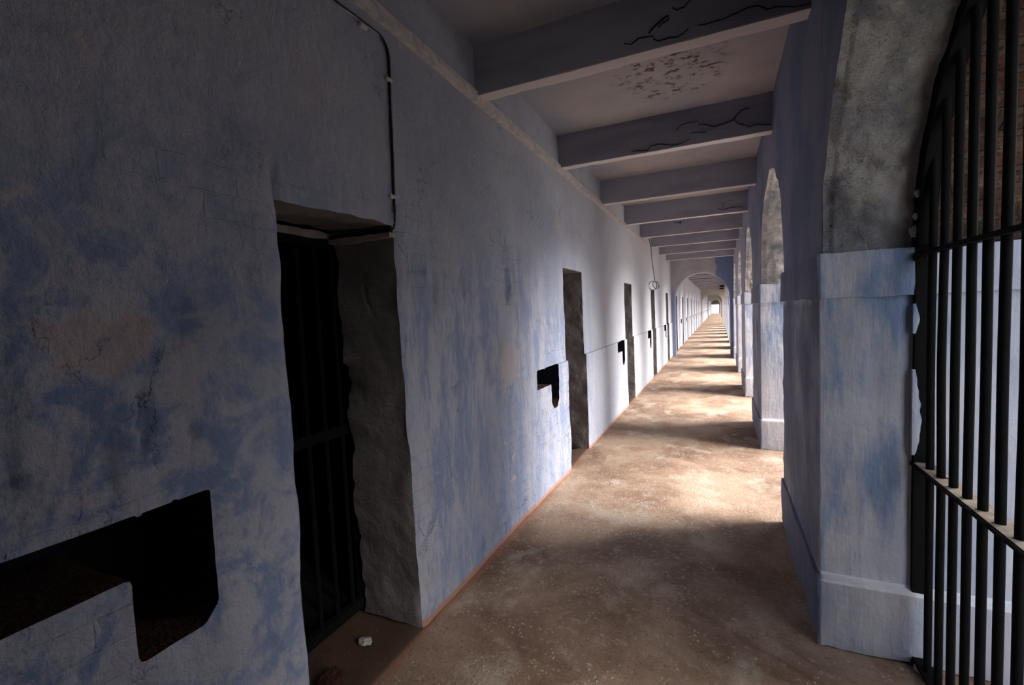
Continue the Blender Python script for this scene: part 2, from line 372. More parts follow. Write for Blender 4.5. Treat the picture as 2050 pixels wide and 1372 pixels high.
# ------------------------------------------------------------------ left wall with door openings and bolt recesses
def notch(n):
    d0 = DOORS[n][0]; y1 = d0 - (0.32 if n != 2 else 0.26)
    return (y1 - 0.55, y1, y1 - 0.215, 0.955, 1.115, 0.715)
NOTCH = [notch(i) for i in range(len(DOORS))]
def in_notch(y, z, nt_, wob=0.0):
    y0, y1, yv, zb, zt, zlow = nt_
    if y < y0 or y > y1 or z > zt + wob or z < zlow: return False
    if z > zb + wob * 0.6: return True
    if y < yv: return False
    if abs(y1 - NOTCH[0][1]) < 1e-6: return not (z < zlow + 0.05 and (y1 - y) + (z - zlow) < 0.05)
    rad = (y1 - yv) / 2; cyy = (y1 + yv) / 2; cz = zlow + rad
    if z < cz: return (y - cyy) ** 2 + (z - cz) ** 2 < rad * rad
    return True
def build_left_wall():
    segs = [(YBACK, -0.2, 0.12), (-0.2, 4.6, 0.018), (4.6, 9.2, 0.04), (9.2, 16.4, 0.07), (16.4, 46, 0.11), (46, YEND, 0.3)]
    ys = set()
    for a, b, s in segs:
        n = int(math.ceil((b - a) / s))
        for i in range(n + 1): ys.add(round(a + (b - a) * i / n, 4))
    lines = []
    for d0, d1 in DOORS: lines += [d0, d1]
    for k, t in enumerate(NOTCH): lines += [t[0], t[1], t[2]] if t[0] > 4.6 else []
    ys = sorted(y for y in ys if all(abs(y - l) > 0.006 for l in lines)) + [l for l in lines if YBACK < l < YEND]
    ys = sorted(ys)
    zs = [i * 0.018 for i in range(int(1.14 / 0.018))] + [1.108, 1.122] + [1.14 + 0.022 * i for i in range(40)] + [ZD + 0.03 * i for i in range(43)]
    zs = sorted(set(round(z, 4) for z in zs if z < ZC - 0.012)) + [ZC + 0.02]
    zs = [z for i, z in enumerate(zs) if i == 0 or z - zs[i - 1] > 0.004]
    dents = [(3.08, 1.80, 0.055, 0.13, 0.022), (2.42, 1.80, 0.05, 0.085, 0.014), (2.13, 1.74, 0.03, 0.09, 0.014), (2.01, 1.86, 0.03, 0.04, 0.014),
             (3.75, 1.68, 0.05, 0.06, 0.006), (0.70, 1.36, 0.02, 0.10, 0.016), (0.44, 1.42, 0.03, 0.15, 0.012), (0.36, 1.75, 0.03, 0.18, 0.014),
             (0.62, 1.25, 0.018, 0.12, 0.012), (0.82, 1.30, 0.015, 0.06, 0.010), (2.20, 1.48, 0.08, 0.03, 0.010), (2.60, 1.47, 0.12, 0.012, 0.010)]
    def disp(y, z, X0=XL):
        if y > 17: return (X0 + 0.004 * N(0, y, z, 2), y, z)
        x = X0
        pr = 0.022 * min(1, max(0, (y - 3.0) / 1.2)) if z < 1.115 else 0.0
        x += pr
        k = 1.0 if y < 5 else 0.5
        x += 0.010 * k * N(0, y, z, 1.6, 1) + 0.006 * k * N(0, y, z, 5, 2) + 0.0028 * k * N(0, y, z, 17, 3)
        if y < 4.6:
            for (cy_, cz_, ry, rz, dp) in dents:
                q = ((y - cy_) / ry) ** 2 + ((z - cz_) / rz) ** 2 + 0.9 * N(0, y, z, 22, 4)
                if q < 1: x -= dp * min(1, (1 - q) * 3)
            if 2.0 < y < 4.45 and z > 1.2:      # blistered band edge
                t = abs(z - (1.455 + 0.05 * N(0, y, 0, 3, 7)))
                if t < 0.02: x -= 0.006 * (1 - t / 0.02) * max(0, N(0, y, 5, 4, 2) + 0.35)
        # rounded, uneven arrises
        for i, (a, b) in enumerate(DOORS[:6]):
            if a - 0.1 < y < b + 0.1:
                if z <= ZD + 0.1:
                    e = min(abs(y - a), abs(y - b)) if (y <= a + 1e-4 or y >= b - 1e-4) else 1
                    if e < 0.03: x -= 0.012 * (1 - e / 0.03)
                    y += (0.012 * N(0, i, z, 3.5, 3) + 0.006 * N(0, i, z, 13, 5)) * max(0, 1 - min(abs(y - a), abs(y - b)) / 0.08) if a - 0.08 < y < b + 0.08 else 0
                    if i == 0 and abs(y - b) < 0.3: y -= 0.065 * (z / ZD) * (1 - abs(y - b) / 0.3)
                if abs(z - ZD) < 0.02 and i == 0: z += 0.012 * N(y, 0, 0, 9, 4) + 0.012 * (y - 1.3)
                break
        return (x, y, z)
    bm = bmesh.new(); vd = {}
    def hole(y, z):
        for i, (a, b) in enumerate(DOORS):
            if a < y < b and z < ZD: return ('d', i)
        for i, t in enumerate(NOTCH):
            if t[0] < y < t[1]:
                if in_notch(y, z, t, 0.006 * N(0, y, z, 12, 8) if i < 3 else 0): return ('n', i)
        return None
    ny, nz = len(ys) - 1, len(zs) - 1
    H_ = [[hole((ys[i] + ys[i + 1]) / 2, (zs[j] + zs[j + 1]) / 2) for j in range(nz)] for i in range(ny)]
    def V(i, j):
        if (i, j) not in vd: vd[(i, j)] = [ys[i], zs[j]]
        return vd[(i, j)]
    # smooth the stepped outlines of recesses
    bd = {}
    for i in range(1, ny):
        for j in range(1, nz):
            c = [H_[i - 1][j - 1], H_[i][j - 1], H_[i][j], H_[i - 1][j]]
            if any(h and h[0] == 'n' for h in c) and any(h is None for h in c): bd[(i, j)] = [ys[i], zs[j]]
    for it in range(1):
        nb = {}
        for (i, j), p in bd.items():
            q = [bd[k] for k in ((i + 1, j), (i - 1, j), (i, j + 1), (i, j - 1)) if k in bd]
            if len(q) == 2: nb[(i, j)] = [p[0] * 0.5 + (q[0][0] + q[1][0]) * 0.25, p[1] * 0.5 + (q[0][1] + q[1][1]) * 0.25]
            else: nb[(i, j)] = p
        bd = nb
    face = {}
    def FV(i, j):
        if (i, j) not in face:
            y, z = bd.get((i, j), (ys[i], zs[j])); face[(i, j)] = bm.verts.new(disp(y, z))
        return face[(i, j)]
    for i in range(ny):
        for j in range(nz):
            if H_[i][j] is None:
                f = bm.faces.new((FV(i, j), FV(i + 1, j), FV(i + 1, j + 1), FV(i, j + 1))); f.smooth = True
    # reveals
    deep = {}
    def DV(i, j, k, n, typ, idx):
        if k == 0: return FV(i, j)
        key = (i, j, k, typ, idx)
        if key not in deep:
            y, z = bd.get((i, j), (ys[i], zs[j])); x0, y, z = disp(y, z)
            if typ == 'd': x0 = XL
            dep = 0.395 if typ == 'd' else 0.38
            x = x0 - dep * k / n
            near = idx < 5
            if typ == 'd' and near:
                a, b = DOORS[idx]
                s = 1 if abs(ys[i] - b) < 0.02 else (-1 if abs(ys[i] - a) < 0.02 else 0)
                y += s * (0.012 * N(x, 0, z, 5, idx + 9) + 0.006 * N(x, 0, z, 16, idx))
                if s == 1:
                    e = max(0, k / n - 0.55) / 0.45       # crumbling inner arris
                    bite = max(0, N(0, 0, z, 5.5, idx + 30) + 0.1) * 0.03 + (0.03 if abs(z - 1.25 + 0.05 * idx) < 0.12 else 0) + (0.04 if abs(z - 0.86) < 0.06 and idx == 1 else 0)
                    y += bite * e * e * (0.7 + N(0, 0, z, 30, 2))
                    if k == n: x += 0.025 * N(0, 0, z, 11, idx + 12) + 0.3 * bite
                if s == 0 or z > ZD - 0.02:
                    z += 0.01 * N(x, y, 0, 8, idx) + (0.02 * (k / n) if idx == 0 else 0)
            if typ == 'n':
                y += 0.006 * N(x, 0, z, 12, idx); z += 0.006 * N(x, y, 0, 12, idx)
            deep[key] = bm.verts.new((x, y, z))
        return deep[key]
    def strip(p, q, h, mi):
        typ, idx = h; n = (12 if idx < 4 else 1) if typ == 'd' else (6 if idx < 4 else 1)
        for k in range(n):
            vs = (DV(*p, k, n, *h), DV(*q, k, n, *h), DV(*q, k + 1, n, *h), DV(*p, k + 1, n, *h))
            try: f = bm.faces.new(vs)
            except ValueError: continue
            f.material_index = mi; f.smooth = True
    for i in range(ny):
        for j in range(nz):
            h = H_[i][j]
            if not h: continue
            jm = 1 if h[0] == 'd' else 3
            if h[0] == 'n' and zs[j] < NOTCH[h[1]][5] + 0.07: jm = 2
            if i > 0 and H_[i - 1][j] is None: strip((i, j), (i, j + 1), h, jm)
            if i < ny - 1 and H_[i + 1][j] is None: strip((i + 1, j), (i + 1, j + 1), h, jm)
            if j < nz - 1 and H_[i][j + 1] is None: strip((i, j + 1), (i + 1, j + 1), h, jm)
            if j > 0 and H_[i][j - 1] is None: strip((i, j), (i + 1, j), h, 2)
            if h[0] == 'n':
                n = 6 if h[1] < 4 else 1
                f = bm.faces.new([DV(a, b, n, n, *h) for a, b in ((i, j), (i + 1, j), (i + 1, j + 1), (i, j + 1))]); f.material_index = 3
    return obj('wall_left', bm, [WALL, JAMB, DIRT, RECESS])
tag(build_left_wall(), kind='structure')

# cells behind the doors
bm = bmesh.new()
for d0, d1 in DOORS:
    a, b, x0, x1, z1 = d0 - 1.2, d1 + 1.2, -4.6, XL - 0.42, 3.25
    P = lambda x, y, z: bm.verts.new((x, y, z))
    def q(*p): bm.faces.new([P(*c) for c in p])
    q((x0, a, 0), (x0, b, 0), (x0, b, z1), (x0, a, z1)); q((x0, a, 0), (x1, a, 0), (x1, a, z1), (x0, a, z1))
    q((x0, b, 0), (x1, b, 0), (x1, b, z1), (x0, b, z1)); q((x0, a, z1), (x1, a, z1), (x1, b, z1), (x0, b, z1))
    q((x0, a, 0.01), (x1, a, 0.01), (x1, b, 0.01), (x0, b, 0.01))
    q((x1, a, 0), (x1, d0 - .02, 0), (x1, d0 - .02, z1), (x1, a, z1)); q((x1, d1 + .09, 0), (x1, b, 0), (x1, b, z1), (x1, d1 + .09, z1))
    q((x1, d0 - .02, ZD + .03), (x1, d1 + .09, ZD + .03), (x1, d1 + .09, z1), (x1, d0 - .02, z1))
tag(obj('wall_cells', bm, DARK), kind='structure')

# barred cell doors at the inner side of each reveal
def door(k, d0, d1):
    r = empty('door_%d' % k, (XL - 0.43, (d0 + d1) / 2, 0)); tag(r, kind='structure')
    y0, y1 = -(d1 - d0) / 2 - 0.0, (d1 - d0) / 2 + 0.06
    bm = bmesh.new()
    for lo, hi in (((-.02, y0, 0.02), (.02, y0 + .05, ZD - .02)), ((-.02, y1 - .05, 0.02), (.02, y1, ZD - .02)),
                   ((-.02, y0, ZD - .06), (.02, y1, ZD - .02)), ((-.02, y0, .02), (.02, y1, .07)), ((-.015, y0, 1.0), (.015, y1, 1.05))):
        add_box(bm, lo, hi)
    obj('door_frame', bm, SHADE_IRON, r)
    if k <= 6:
        for i in range(1, 7):
            bm = bmesh.new(); yy = y0 + (y1 - y0) * i / 7
            add_tube(bm, [(0, yy, .04), (0, yy, 1.0), (0, yy, ZD - .04)], 0.011, 8); obj('door_bar', bm, SHADE_IRON, r)
    if k == 1:
        bm = bmesh.new()
        rough_box(bm, (-.02, y0 - .02, ZD - .025), (.03, y1, ZD + .012), 0.03, 0.006, 9, 2, bev=0.004)
        obj('frame_lintel', bm, PALE, r)
    return r
for k, (a, b) in enumerate([d for d in DOORS if d[0] > 0 and d[0] < 70]): door(k + 1, a, b)

# painted strip under the gap at the head of the first jamb
bm = bmesh.new(); rough_box(bm, (XL - 0.39, 1.775, 1.985), (XL + 0.0, 1.835, 2.012), 0.03, 0.005, 9, 4, bev=0.003)
tag(obj('trim_2', bm, PALE), kind='structure')
bm = bmesh.new(); rough_box(bm, (XL - 0.385, 1.79, 2.008), (XL - 0.02, 1.838, 2.036), 0.03, 0.003, 9, 4, bev=0.002)  # near-black bar in place of the shaded gap above the strip
tag(obj('gap_shade_strip', bm, CRACK), kind='structure')

# ------------------------------------------------------------------ floor, ceiling, end and back walls
def grid_floor():
    bm = bmesh.new()
    xs = [-1.86 + 0.09 * i for i in range(36)]; xs = [x for x in xs if x < XO] + [XO]
    ys = [YBACK + 0.1 * i for i in range(int((12 - YBACK) / 0.1))] + [12 + 1.0 * i for i in range(int(YEND - 12) + 3)]
    g = [[bm.verts.new((x, y, 0.006 * N(x, y, 0, 2.0, 2) * (1 if y < 12 else 0) - (0.02 if x < -1.5 else 0))) for y in ys] for x in xs]
    for i in range(len(xs) - 1):
        for j in range(len(ys) - 1):
            f = bm.faces.new((g[i][j], g[i + 1][j], g[i + 1][j + 1], g[i][j + 1])); f.smooth = True
    add_box(bm, (-4.8, YBACK, -0.5), (XO, YEND, -0.05))
    return obj('floor', bm, FLOOR)
tag(grid_floor(), kind='structure')
bm = bmesh.new(); add_box(bm, (-5.0, YBACK - .2, ZC), (XO + 0.35, YEND + .3, ZC + 0.18))
tag(obj('ceiling', bm, CEIL), kind='structure')
bm = bmesh.new(); add_box(bm, (-5.0, YBACK - .2, -.3), (XO, YBACK, ZC + .01)); add_box(bm, (-5.0, YBACK, -.3), (-4.8, YEND, ZC + .01))
tag(obj('wall_back', bm, UPPER), kind='structure')
bm = bmesh.new()
add_box(bm, (-5.0, YEND, -.3), (-1.36, YEND + .3, ZC + .01)); add_box(bm, (0.08, YEND, -.3), (XO, YEND + .3, ZC + .01)); add_box(bm, (-1.36, YEND, 1.85), (0.08, YEND + .3, ZC + .01))
tag(obj('wall_end', bm, DARKW), kind='structure')

# ------------------------------------------------------------------ arcade: piers
def pier_parts(root, hi, sh=None):
    if sh:
        for s in sh:
            c = s.copy(); COL.objects.link(c); c.parent = root
        return sh
    st = 0.045 if hi else 0.3
    res = []
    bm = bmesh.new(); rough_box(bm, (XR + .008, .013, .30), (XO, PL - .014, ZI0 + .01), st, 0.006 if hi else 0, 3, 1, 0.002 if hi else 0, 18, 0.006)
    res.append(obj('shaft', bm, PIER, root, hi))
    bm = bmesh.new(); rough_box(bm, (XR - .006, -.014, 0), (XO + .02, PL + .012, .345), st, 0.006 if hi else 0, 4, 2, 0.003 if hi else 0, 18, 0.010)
    for v in bm.verts:                       # splayed top edge
        if v.co.z > .325:
            if v.co.y < .012: v.co.y += .030
            if v.co.y > PL - .012: v.co.y -= .030
            if v.co.x < XR + .012: v.co.x += .012
        elif v.co.z > .27 and (v.co.y < .012 or v.co.y > PL - .012 or v.co.x < XR + .012): v.co.z += .026 * (st < .1)
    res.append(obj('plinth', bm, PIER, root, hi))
    bm = bmesh.new(); rough_box(bm, (XR - .002, -.006, ZI0), (XO + .02, PL + .006, ZI), st, 0.005 if hi else 0, 4, 3, 0.002 if hi else 0, 18, 0.006)
    res.append(obj('impost', bm, PIER, root, hi))
    return res
NP = int((YEND - PY0) / PS) + 1
near_parts = far_parts = None
for n in range(-1, NP):
    y = PY0 + PS * n
    r = empty('arcade_pier', (0, y, 0))
    lab = {-2: 'broad limewashed pier behind the camera', -1: 'broad limewashed pier beside the near end of the iron grille',
           0: 'large blue-washed pier nearest in view, touching the black iron grille', 1: 'second blue and white pier from the front, seen past the nearest large pier',
           2: 'third pier of the arcade, narrow sliver beyond the second pier', 3: 'fourth pier of the arcade, thin pale strip just before the nearest cross arch',
           4: 'pier that carries the right foot of the nearest cross arch'}.get(n)
    grp = None
    if lab is None:
        i = sum(1 for a in ARCHES if a < y)
        lab = 'pale arcade pier seen edge-on ' + ['', 'between the nearest and second cross arches', 'between the second and third cross arches', 'between the third and fourth cross arches', 'past the farthest cross arch at the corridor end'][i]
        grp = lab
    tag(r, lab, 'pier', grp or 'piers of the arcade')
    if n < 5: near_parts = pier_parts(r, True, near_parts)
    else: far_parts = pier_parts(r, False, far_parts)

# arcade wall above the piers, with the round arches
def arcade_wall():
    bm = bmesh.new()
    XF = XR + 0.018
    for n in range(-1, NP):
        y0 = PY0 + PS * n
        hi = -1 <= n <= 3; nt_ = (120 if n in (-1, 0, 1) else 64) if hi else 20
        # flat part over the pier
        def ff(y, z, x):
            k = 1 if (hi and x < 1) else 0
            return (x + k * 0.008 * N(0, y, z, 3, 5), y, z)
        ya, yb = y0, y0 + PL
        m = 8
        for x in (XF, XO):
            rows = [ZI - 0.01 + (ZC - ZI + .02) * j / 12 for j in range(13)]
            gg = [[bm.verts.new(ff(ya + (yb - ya) * i / m, z, x)) for z in rows] for i in range(m + 1)]
            for i in range(m):
                for j in range(12):
                    f = bm.faces.new((gg[i][j], gg[i + 1][j], gg[i + 1][j + 1], gg[i][j + 1])); f.smooth = True
        # arch from this pier to the next
        a, b = y0 + PL, y0 + PS; c = (a + b) / 2; rad = (b - a) / 2
        def arc(t, x):
            rr = rad * (1.0 + (0.03 * max(0, min(1, (x - 0.6) / 0.15))))
            yy, zz = c - rr * math.cos(t), ZI + rad * math.sin(t) * 1.0
            if hi:
                d = 0.034 * N(x * .7, yy, zz, 8, 11) + 0.018 * N(x * .8, yy, zz, 19, 12) + 0.007 * N(x, yy, zz, 40, 14)
                if x > 0.79: d += 0.010 * N(x, yy, zz, 30, 13) - 0.004
                if x < XF + 0.03: d -= 0.008
                yy += math.cos(t) * d; zz -= math.sin(t) * d
            return yy, zz
        for x in (XF, XO):
            cols = []
            for k in range(nt_ + 1):
                yy, zz = arc(PI * k / nt_, x)
                cols.append([bm.verts.new(ff(yy if j == 0 else (c - rad * math.cos(PI * k / nt_)) * (j / 6) + yy * (1 - j / 6), zz + (ZC + .01 - zz) * j / 6, x)) for j in range(7)])
            for k in range(nt_):
                for j in range(6):
                    f = bm.faces.new((cols[k][j], cols[k + 1][j], cols[k + 1][j + 1], cols[k][j + 1])); f.smooth = True
        nx = (62 if n in (-1, 0, 1) else 36) if hi else 4
        g = []
        for k in range(nt_ + 1):
            col = []
            for i in range(nx + 1):
                x = XF + (XO - XF) * i / nx; yy, zz = arc(PI * k / nt_, x)
                p = ff(yy, zz, x) if i in (0,) else (x, yy, zz)
                col.append(bm.verts.new(p))
            g.append(col)
        for k in range(nt_):
            for i in range(nx):
                f = bm.faces.new((g[k][i], g[k + 1][i], g[k + 1][i + 1], g[k][i + 1])); f.smooth = True
                f.material_index = 2 if XF + (XO - XF) * (i + .5) / nx > 0.80 else 1
    bmesh.ops.remove_doubles(bm, verts=bm.verts, dist=0.0004)
    return obj('wall_right', bm, [UPPER, INTRA, BRICK])
tag(arcade_wall(), kind='structure')

# ------------------------------------------------------------------ ceiling beams
BY = [1.02, 2.708, 4.40, 6.18, 7.87, 9.51, 11.10, 12.82, 14.57]
y = BY[-1]
while y < YEND - 2:
    y += 1.695; BY.append(y)
BY = [y for y in BY if all(not (a - 0.05 < y + 0.05 < a + 0.55) for a in ARCHES)]
ords = {1: 'first', 2: 'second', 3: 'third', 4: 'fourth', 5: 'fifth', 6: 'sixth', 7: 'seventh', 8: 'eighth'}
extra = {1: 'nearest and largest ceiling beam, with long black cracks near its right end', 2: 'second ceiling beam from the front, with branching black cracks above its lower edge',
         3: 'third ceiling beam from the front, smooth grey without cracks', 4: 'fourth ceiling beam from the front, with one thin wavy crack at right',
         5: 'fifth ceiling beam from the front, with a small black star-like mark', 6: 'sixth ceiling beam from the front, where the wall batten ends',
         7: 'seventh ceiling beam from the front, second to last before the nearest cross arch', 8: 'eighth ceiling beam, last one before the nearest cross arch'}
def unp(u, v, Y):
    r = ray(u, v); t = Y / r.y; return Vector((r.x * t, Y, H + r.z * t))
def beam_mesh(hi, seed):
    bm = bmesh.new()
    rough_box(bm, (XL - .01, 0, ZB), (XR + .03, .10, ZC + .01), 0.05 if hi else 0.6, 0.004 if hi else 0, 2.5, seed, 0.0015 if hi else 0, 16, 0.004)
    return bm
far_beam = None; beam_objs = {}
for i, y in enumerate(BY):
    r = empty('ceiling_beam', (0, y, 0))
    if i <= 8:
        obj('beam_body', beam_mesh(True, i), BEAM, r, True)
    elif far_beam is None: far_beam = obj('beam_body', beam_mesh(False, 0), BEAM, r)
    else:
        c = far_beam.copy(); COL.objects.link(c); c.parent = r
    if i == 0: tag(r, 'ceiling beam overhead, just above the top edge of the view', 'beam', 'ceiling beams')
    elif i <= 8: tag(r, extra[i], 'beam', 'ceiling beams')
    else:
        k = sum(1 for a in ARCHES if a < y)
        lab = 'thin distant ceiling beam ' + ['', 'between the nearest and second cross arches', 'between the second and third cross arches', 'between the third and fourth cross arches', 'past the farthest cross arch'][k]
        if 36 < y < 43:
            lab = 'distant ceiling beam with a dark broken end at right, ' + ('farther one' if y > 39.5 else 'nearer one') if any(abs(y - t) < 0.9 for t in (37.4, 41.5)) else lab
        tag(r, lab, 'beam', lab)
    beam_objs[i] = r
    if any(abs(y - t) < 0.85 for t in (37.4, 41.5)):
        bm = bmesh.new(); rough_box(bm, (0.10, -.03, ZB - .06), (0.40, .12, ZB + .10), 0.04, 0.03, 12, i, bev=0.01); obj('rusted_end', bm, RUST, r)
def crack(bi, pts, w=0.006, Yoff=0.0, name='crack'):
    Y = BY[bi]; P3 = [unp(u, v, Y) for u, v in pts]
    # refine with jitter
    q = []
    for a, b in zip(P3, P3[1:]):
        n = max(2, int((b - a).length / 0.02))
        for k in range(n):
            p = a.lerp(b, k / n); p.z += 0.006 * N(p.x, 0, p.z, 20, bi); q.append(p)
    q.append(P3[-1])
    bm = bmesh.new()
    L = len(q)
    tops, bots = [], []
    for k, p in enumerate(q):
        ww = 0.7 * w * (0.35 + 0.65 * math.sin(PI * min(1, (k + .3) / L))) * (0.7 + 0.8 * abs(N(p.x, 1, p.z, 14, 2)))
        d = (q[min(k + 1, L - 1)] - q[max(k - 1, 0)]); nrm = Vector((-d.z, 0, d.x)); nrm.normalize()
        for lst, s in ((tops, 1), (bots, -1)):
            a = p + nrm * ww * s / 2
            lst.append((bm.verts.new((a.x, -0.0065, a.z)), bm.verts.new((a.x, 0.006, a.z))))
    for k in range(L - 1):
        bm.faces.new((tops[k][0], tops[k + 1][0], bots[k + 1][0], bots[k][0]))
        bm.faces.new((tops[k][0], tops[k + 1][0], tops[k + 1][1], tops[k][1])); bm.faces.new((bots[k][0], bots[k + 1][0], bots[k + 1][1], bots[k][1]))
    obj(name, bm, CRACK, beam_objs[bi])
z1 = lambda L: [(1240 + x / 5.125, y / 5.125) for x, y in L]
z2 = lambda L: [(1150 + x / 4.1, 60 + y / 4.1) for x, y in L]
z3 = lambda L: [(1180 + x / 5.276, 300 + y / 5.276) for x, y in L]
crack(1, z1([(50, 450), (120, 455), (200, 400), (290, 380), (345, 375), (350, 400), (400, 422), (510, 385), (600, 378), (660, 345), (710, 295)]), 0.005)
crack(1, z1([(300, 350), (330, 310), (400, 240), (450, 190), (505, 160)]), 0.012)
crack(1, z1([(400, 290), (440, 240), (500, 210), (512, 180)]), 0.006)
crack(1, z1([(540, 75), (590, 102), (670, 80), (690, 40), (735, 2)]), 0.005)
crack(1, z1([(800, 268), (980, 225), (1060, 200), (1150, 158), (1250, 105), (1330, 75), (1410, 65), (1450, 75), (1510, 98), (1590, 70), (1750, 72), (1860, 62), (1950, 40)]), 0.007)
crack(2, z2([(1015, 782), (1050, 774), (1145, 795), (1250, 762), (1310, 735), (1328, 700), (1370, 660), (1410, 642), (1435, 650)]), 0.010)
crack(2, z2([(1310, 735), (1330, 760), (1380, 780), (1430, 785)]), 0.006)
crack(2, z2([(1415, 800), (1500, 777), (1610, 776)]), 0.009)
crack(2, z2([(960, 852), (1010, 843), (1075, 840)]), 0.006)
crack(2, z2([(470, 997), (600, 990), (630, 955), (690, 942), (830, 946), (900, 925), (945, 897)]), 0.009)
crack(2, z2([(830, 830), (870, 785), (920, 765), (1020, 747)]), 0.005)
crack(4, z3([(1350, 625), (1420, 636), (1500, 607), (1580, 600), (1640, 625)]), 0.012)
crack(4, z3([(1390, 552), (1425, 575), (1405, 612)]), 0.010)
for L in ([(920, 772), (972, 768)], [(935, 755), (968, 785)], [(972, 752), (935, 782)], [(897, 768), (930, 772)]): crack(5, z3(L), 0.012, name='star_mark')

# ------------------------------------------------------------------ cross arches
def cross_arch(Y, label):
    r = empty('cross_arch', (0, Y, 0)); tag(r, label, 'arch', 'cross arches spanning the corridor')
    x0, x1 = -1.29, 0.325; c = (x0 + x1) / 2; rad = (x1 - x0) / 2; zs = 1.86; T = 0.42
    bm = bmesh.new(); nt_ = 48
    prof = [(x0, 0)] + [(x0, zs * k / 8) for k in range(1, 8)] + [(c - rad * math.cos(PI * k / nt_), zs + rad * math.sin(PI * k / nt_)) for k in range(nt_ + 1)] + [(x1, zs * k / 8) for k in range(7, 0, -1)] + [(x1, 0)]
    outer = []
    for (x, z) in prof:
        if z <= zs + 1e-6: outer.append((XL - .02 if x < c else XR + .03, z))
        else: outer.append((XL - .02 + (XR + .05 - XL) * (x - x0) / (x1 - x0), ZC + .01))
    def ring(y, P, j=True): return [bm.verts.new((x + (0.006 * N(x, y, z, 4, 6) if j else 0), y, z)) for x, z in P]
    a0, a1 = ring(0, prof), ring(T, prof); b0, b1 = ring(0, outer, False), ring(T, outer, False)
    for k in range(len(prof) - 1):
        bm.faces.new((a0[k], a0[k + 1], a1[k + 1], a1[k])); bm.faces.new((a0[k], b0[k], b0[k + 1], a0[k + 1])); bm.faces.new((a1[k], b1[k], b1[k + 1], a1[k + 1]))
    # corner fill between last jamb vert and first arch column
    kl = 8; kr = len(prof) - 9
    for kk, bb in ((kl, XL - .02), (kr, XR + .03)):
        pass
    obj('arch_wall', bm, CROSS, r)
for Yc, lab in zip(ARCHES, ('nearest round cross arch, blue-washed on its right side, spanning the corridor', 'second cross arch, smaller and greyer, seen through the nearest arch',
                            'third cross arch, cream coloured, seen through the second arch', 'farthest cross arch, tiny and dark, above the bright corridor end')):
    cross_arch(Yc, lab)

# ------------------------------------------------------------------ wall batten and cables
bm = bmesh.new()
def batten(lo_z, hi_z, dx, y0, y1, seed):
    n = int((y1 - y0) / 0.06); P = []
    for i in range(n + 1):
        y = y0 + (y1 - y0) * i / n
        a = 0.006 * N(0, y, 0, 3, seed) ; e = 0.004 * N(0, y, 0, 14, seed)
        P.append([bm.verts.new(c) for c in ((XL - .01, y, lo_z + a), (XL + dx + e, y, lo_z + a + e), (XL + dx + e, y, hi_z + a - e), (XL - .01, y, hi_z + a))])
    for i in range(n):
        for k in range(3): bm.faces.new((P[i][k], P[i][k + 1], P[i + 1][k + 1], P[i + 1][k]))
    bm.faces.new(P[0]); bm.faces.new(P[-1])
batten(2.955, 2.998, 0.030, -1.0, 10.6, 1)
batten(3.004, 3.030, 0.022, -1.0, 10.6, 2)
tag(obj('trim_1', bm, TRIM), kind='structure')

def on_wall(u, v, off=0.012):
    r = ray(u, v); t = (XL + off) / r.x; return Vector((XL + off, r.y * t, H + r.z * t))
def smooth_path(P, n=8):
    P = [Vector(p) for p in P]; out = []
    for i in range(len(P) - 1):
        p0 = P[max(i - 1, 0)]; p1 = P[i]; p2 = P[i + 1]; p3 = P[min(i + 2, len(P) - 1)]
        for k in range(n):
            t = k / n
            out.append(0.5 * ((2 * p1) + (-p0 + p2) * t + (2 * p0 - 5 * p1 + 4 * p2 - p3) * t * t + (-p0 + 3 * p1 - 3 * p2 + p3) * t ** 3))
    return out + [P[-1]]
r = empty('electric_cable', (XL, 1.83, 2.0)); tag(r, 'black electric cable clipped to the wall, running down to the nearest doorway head', 'cable')
pth = [(XL + .012, 0.9, 2.925), (XL + .012, 1.3, 2.925)] + [on_wall(*p) for p in ((672, 2), (705, 27), (738, 52), (762, 72), (775, 98), (779, 130), (781, 200), (785, 290), (788, 380), (790, 425))] + [(XL + .004, 1.80, 2.03), (XL - .04, 1.785, 2.022), (XL - .2, 1.79, 2.024), (XL - .38, 1.80, 2.03)]
bm = bmesh.new(); add_tube(bm, [Vector(p) - r.location for p in smooth_path(pth, 6)], 0.0052, 8); obj('cable_run', bm, CABLE, r, True)
bm = bmesh.new(); add_tube(bm, [Vector(p) - r.location + Vector((-.004, .014, 0)) for p in smooth_path(pth[:-4], 6)], 0.008, 8); obj('painted_conduit', bm, WALL, r, True)
for (u, v) in ((786, 395), (778, 160), (727, 53)):
    bm = bmesh.new(); p = on_wall(u, v, 0.012) - r.location; rough_box(bm, (p.x - .012, p.y - .022, p.z - .009), (p.x + .010, p.y + .024, p.z + .009), 0.01, 0.002, 30, 1, bev=0.002); c = obj('cable_clip', bm, CHIP, r)
    c['label'] = 'pale clip holding the cable'
r = empty('hanging_wire', (-1.34, 10.7, 2.1)); tag(r, 'thin grey wire hanging from the end of the wall batten and coiled in loops', 'wire')
W = [unp(u, v, 10.7) for u, v in ((1301, 478), (1303, 495), (1305, 520), (1309, 548), (1311, 562))]
W[0].x = XL + .02
bm = bmesh.new(); add_tube(bm, [p - r.location for p in smooth_path(W, 6)], 0.009, 6); obj('wire_drop', bm, plain('grey_wire', (0.10, 0.09, 0.11), 0.6), r, True)
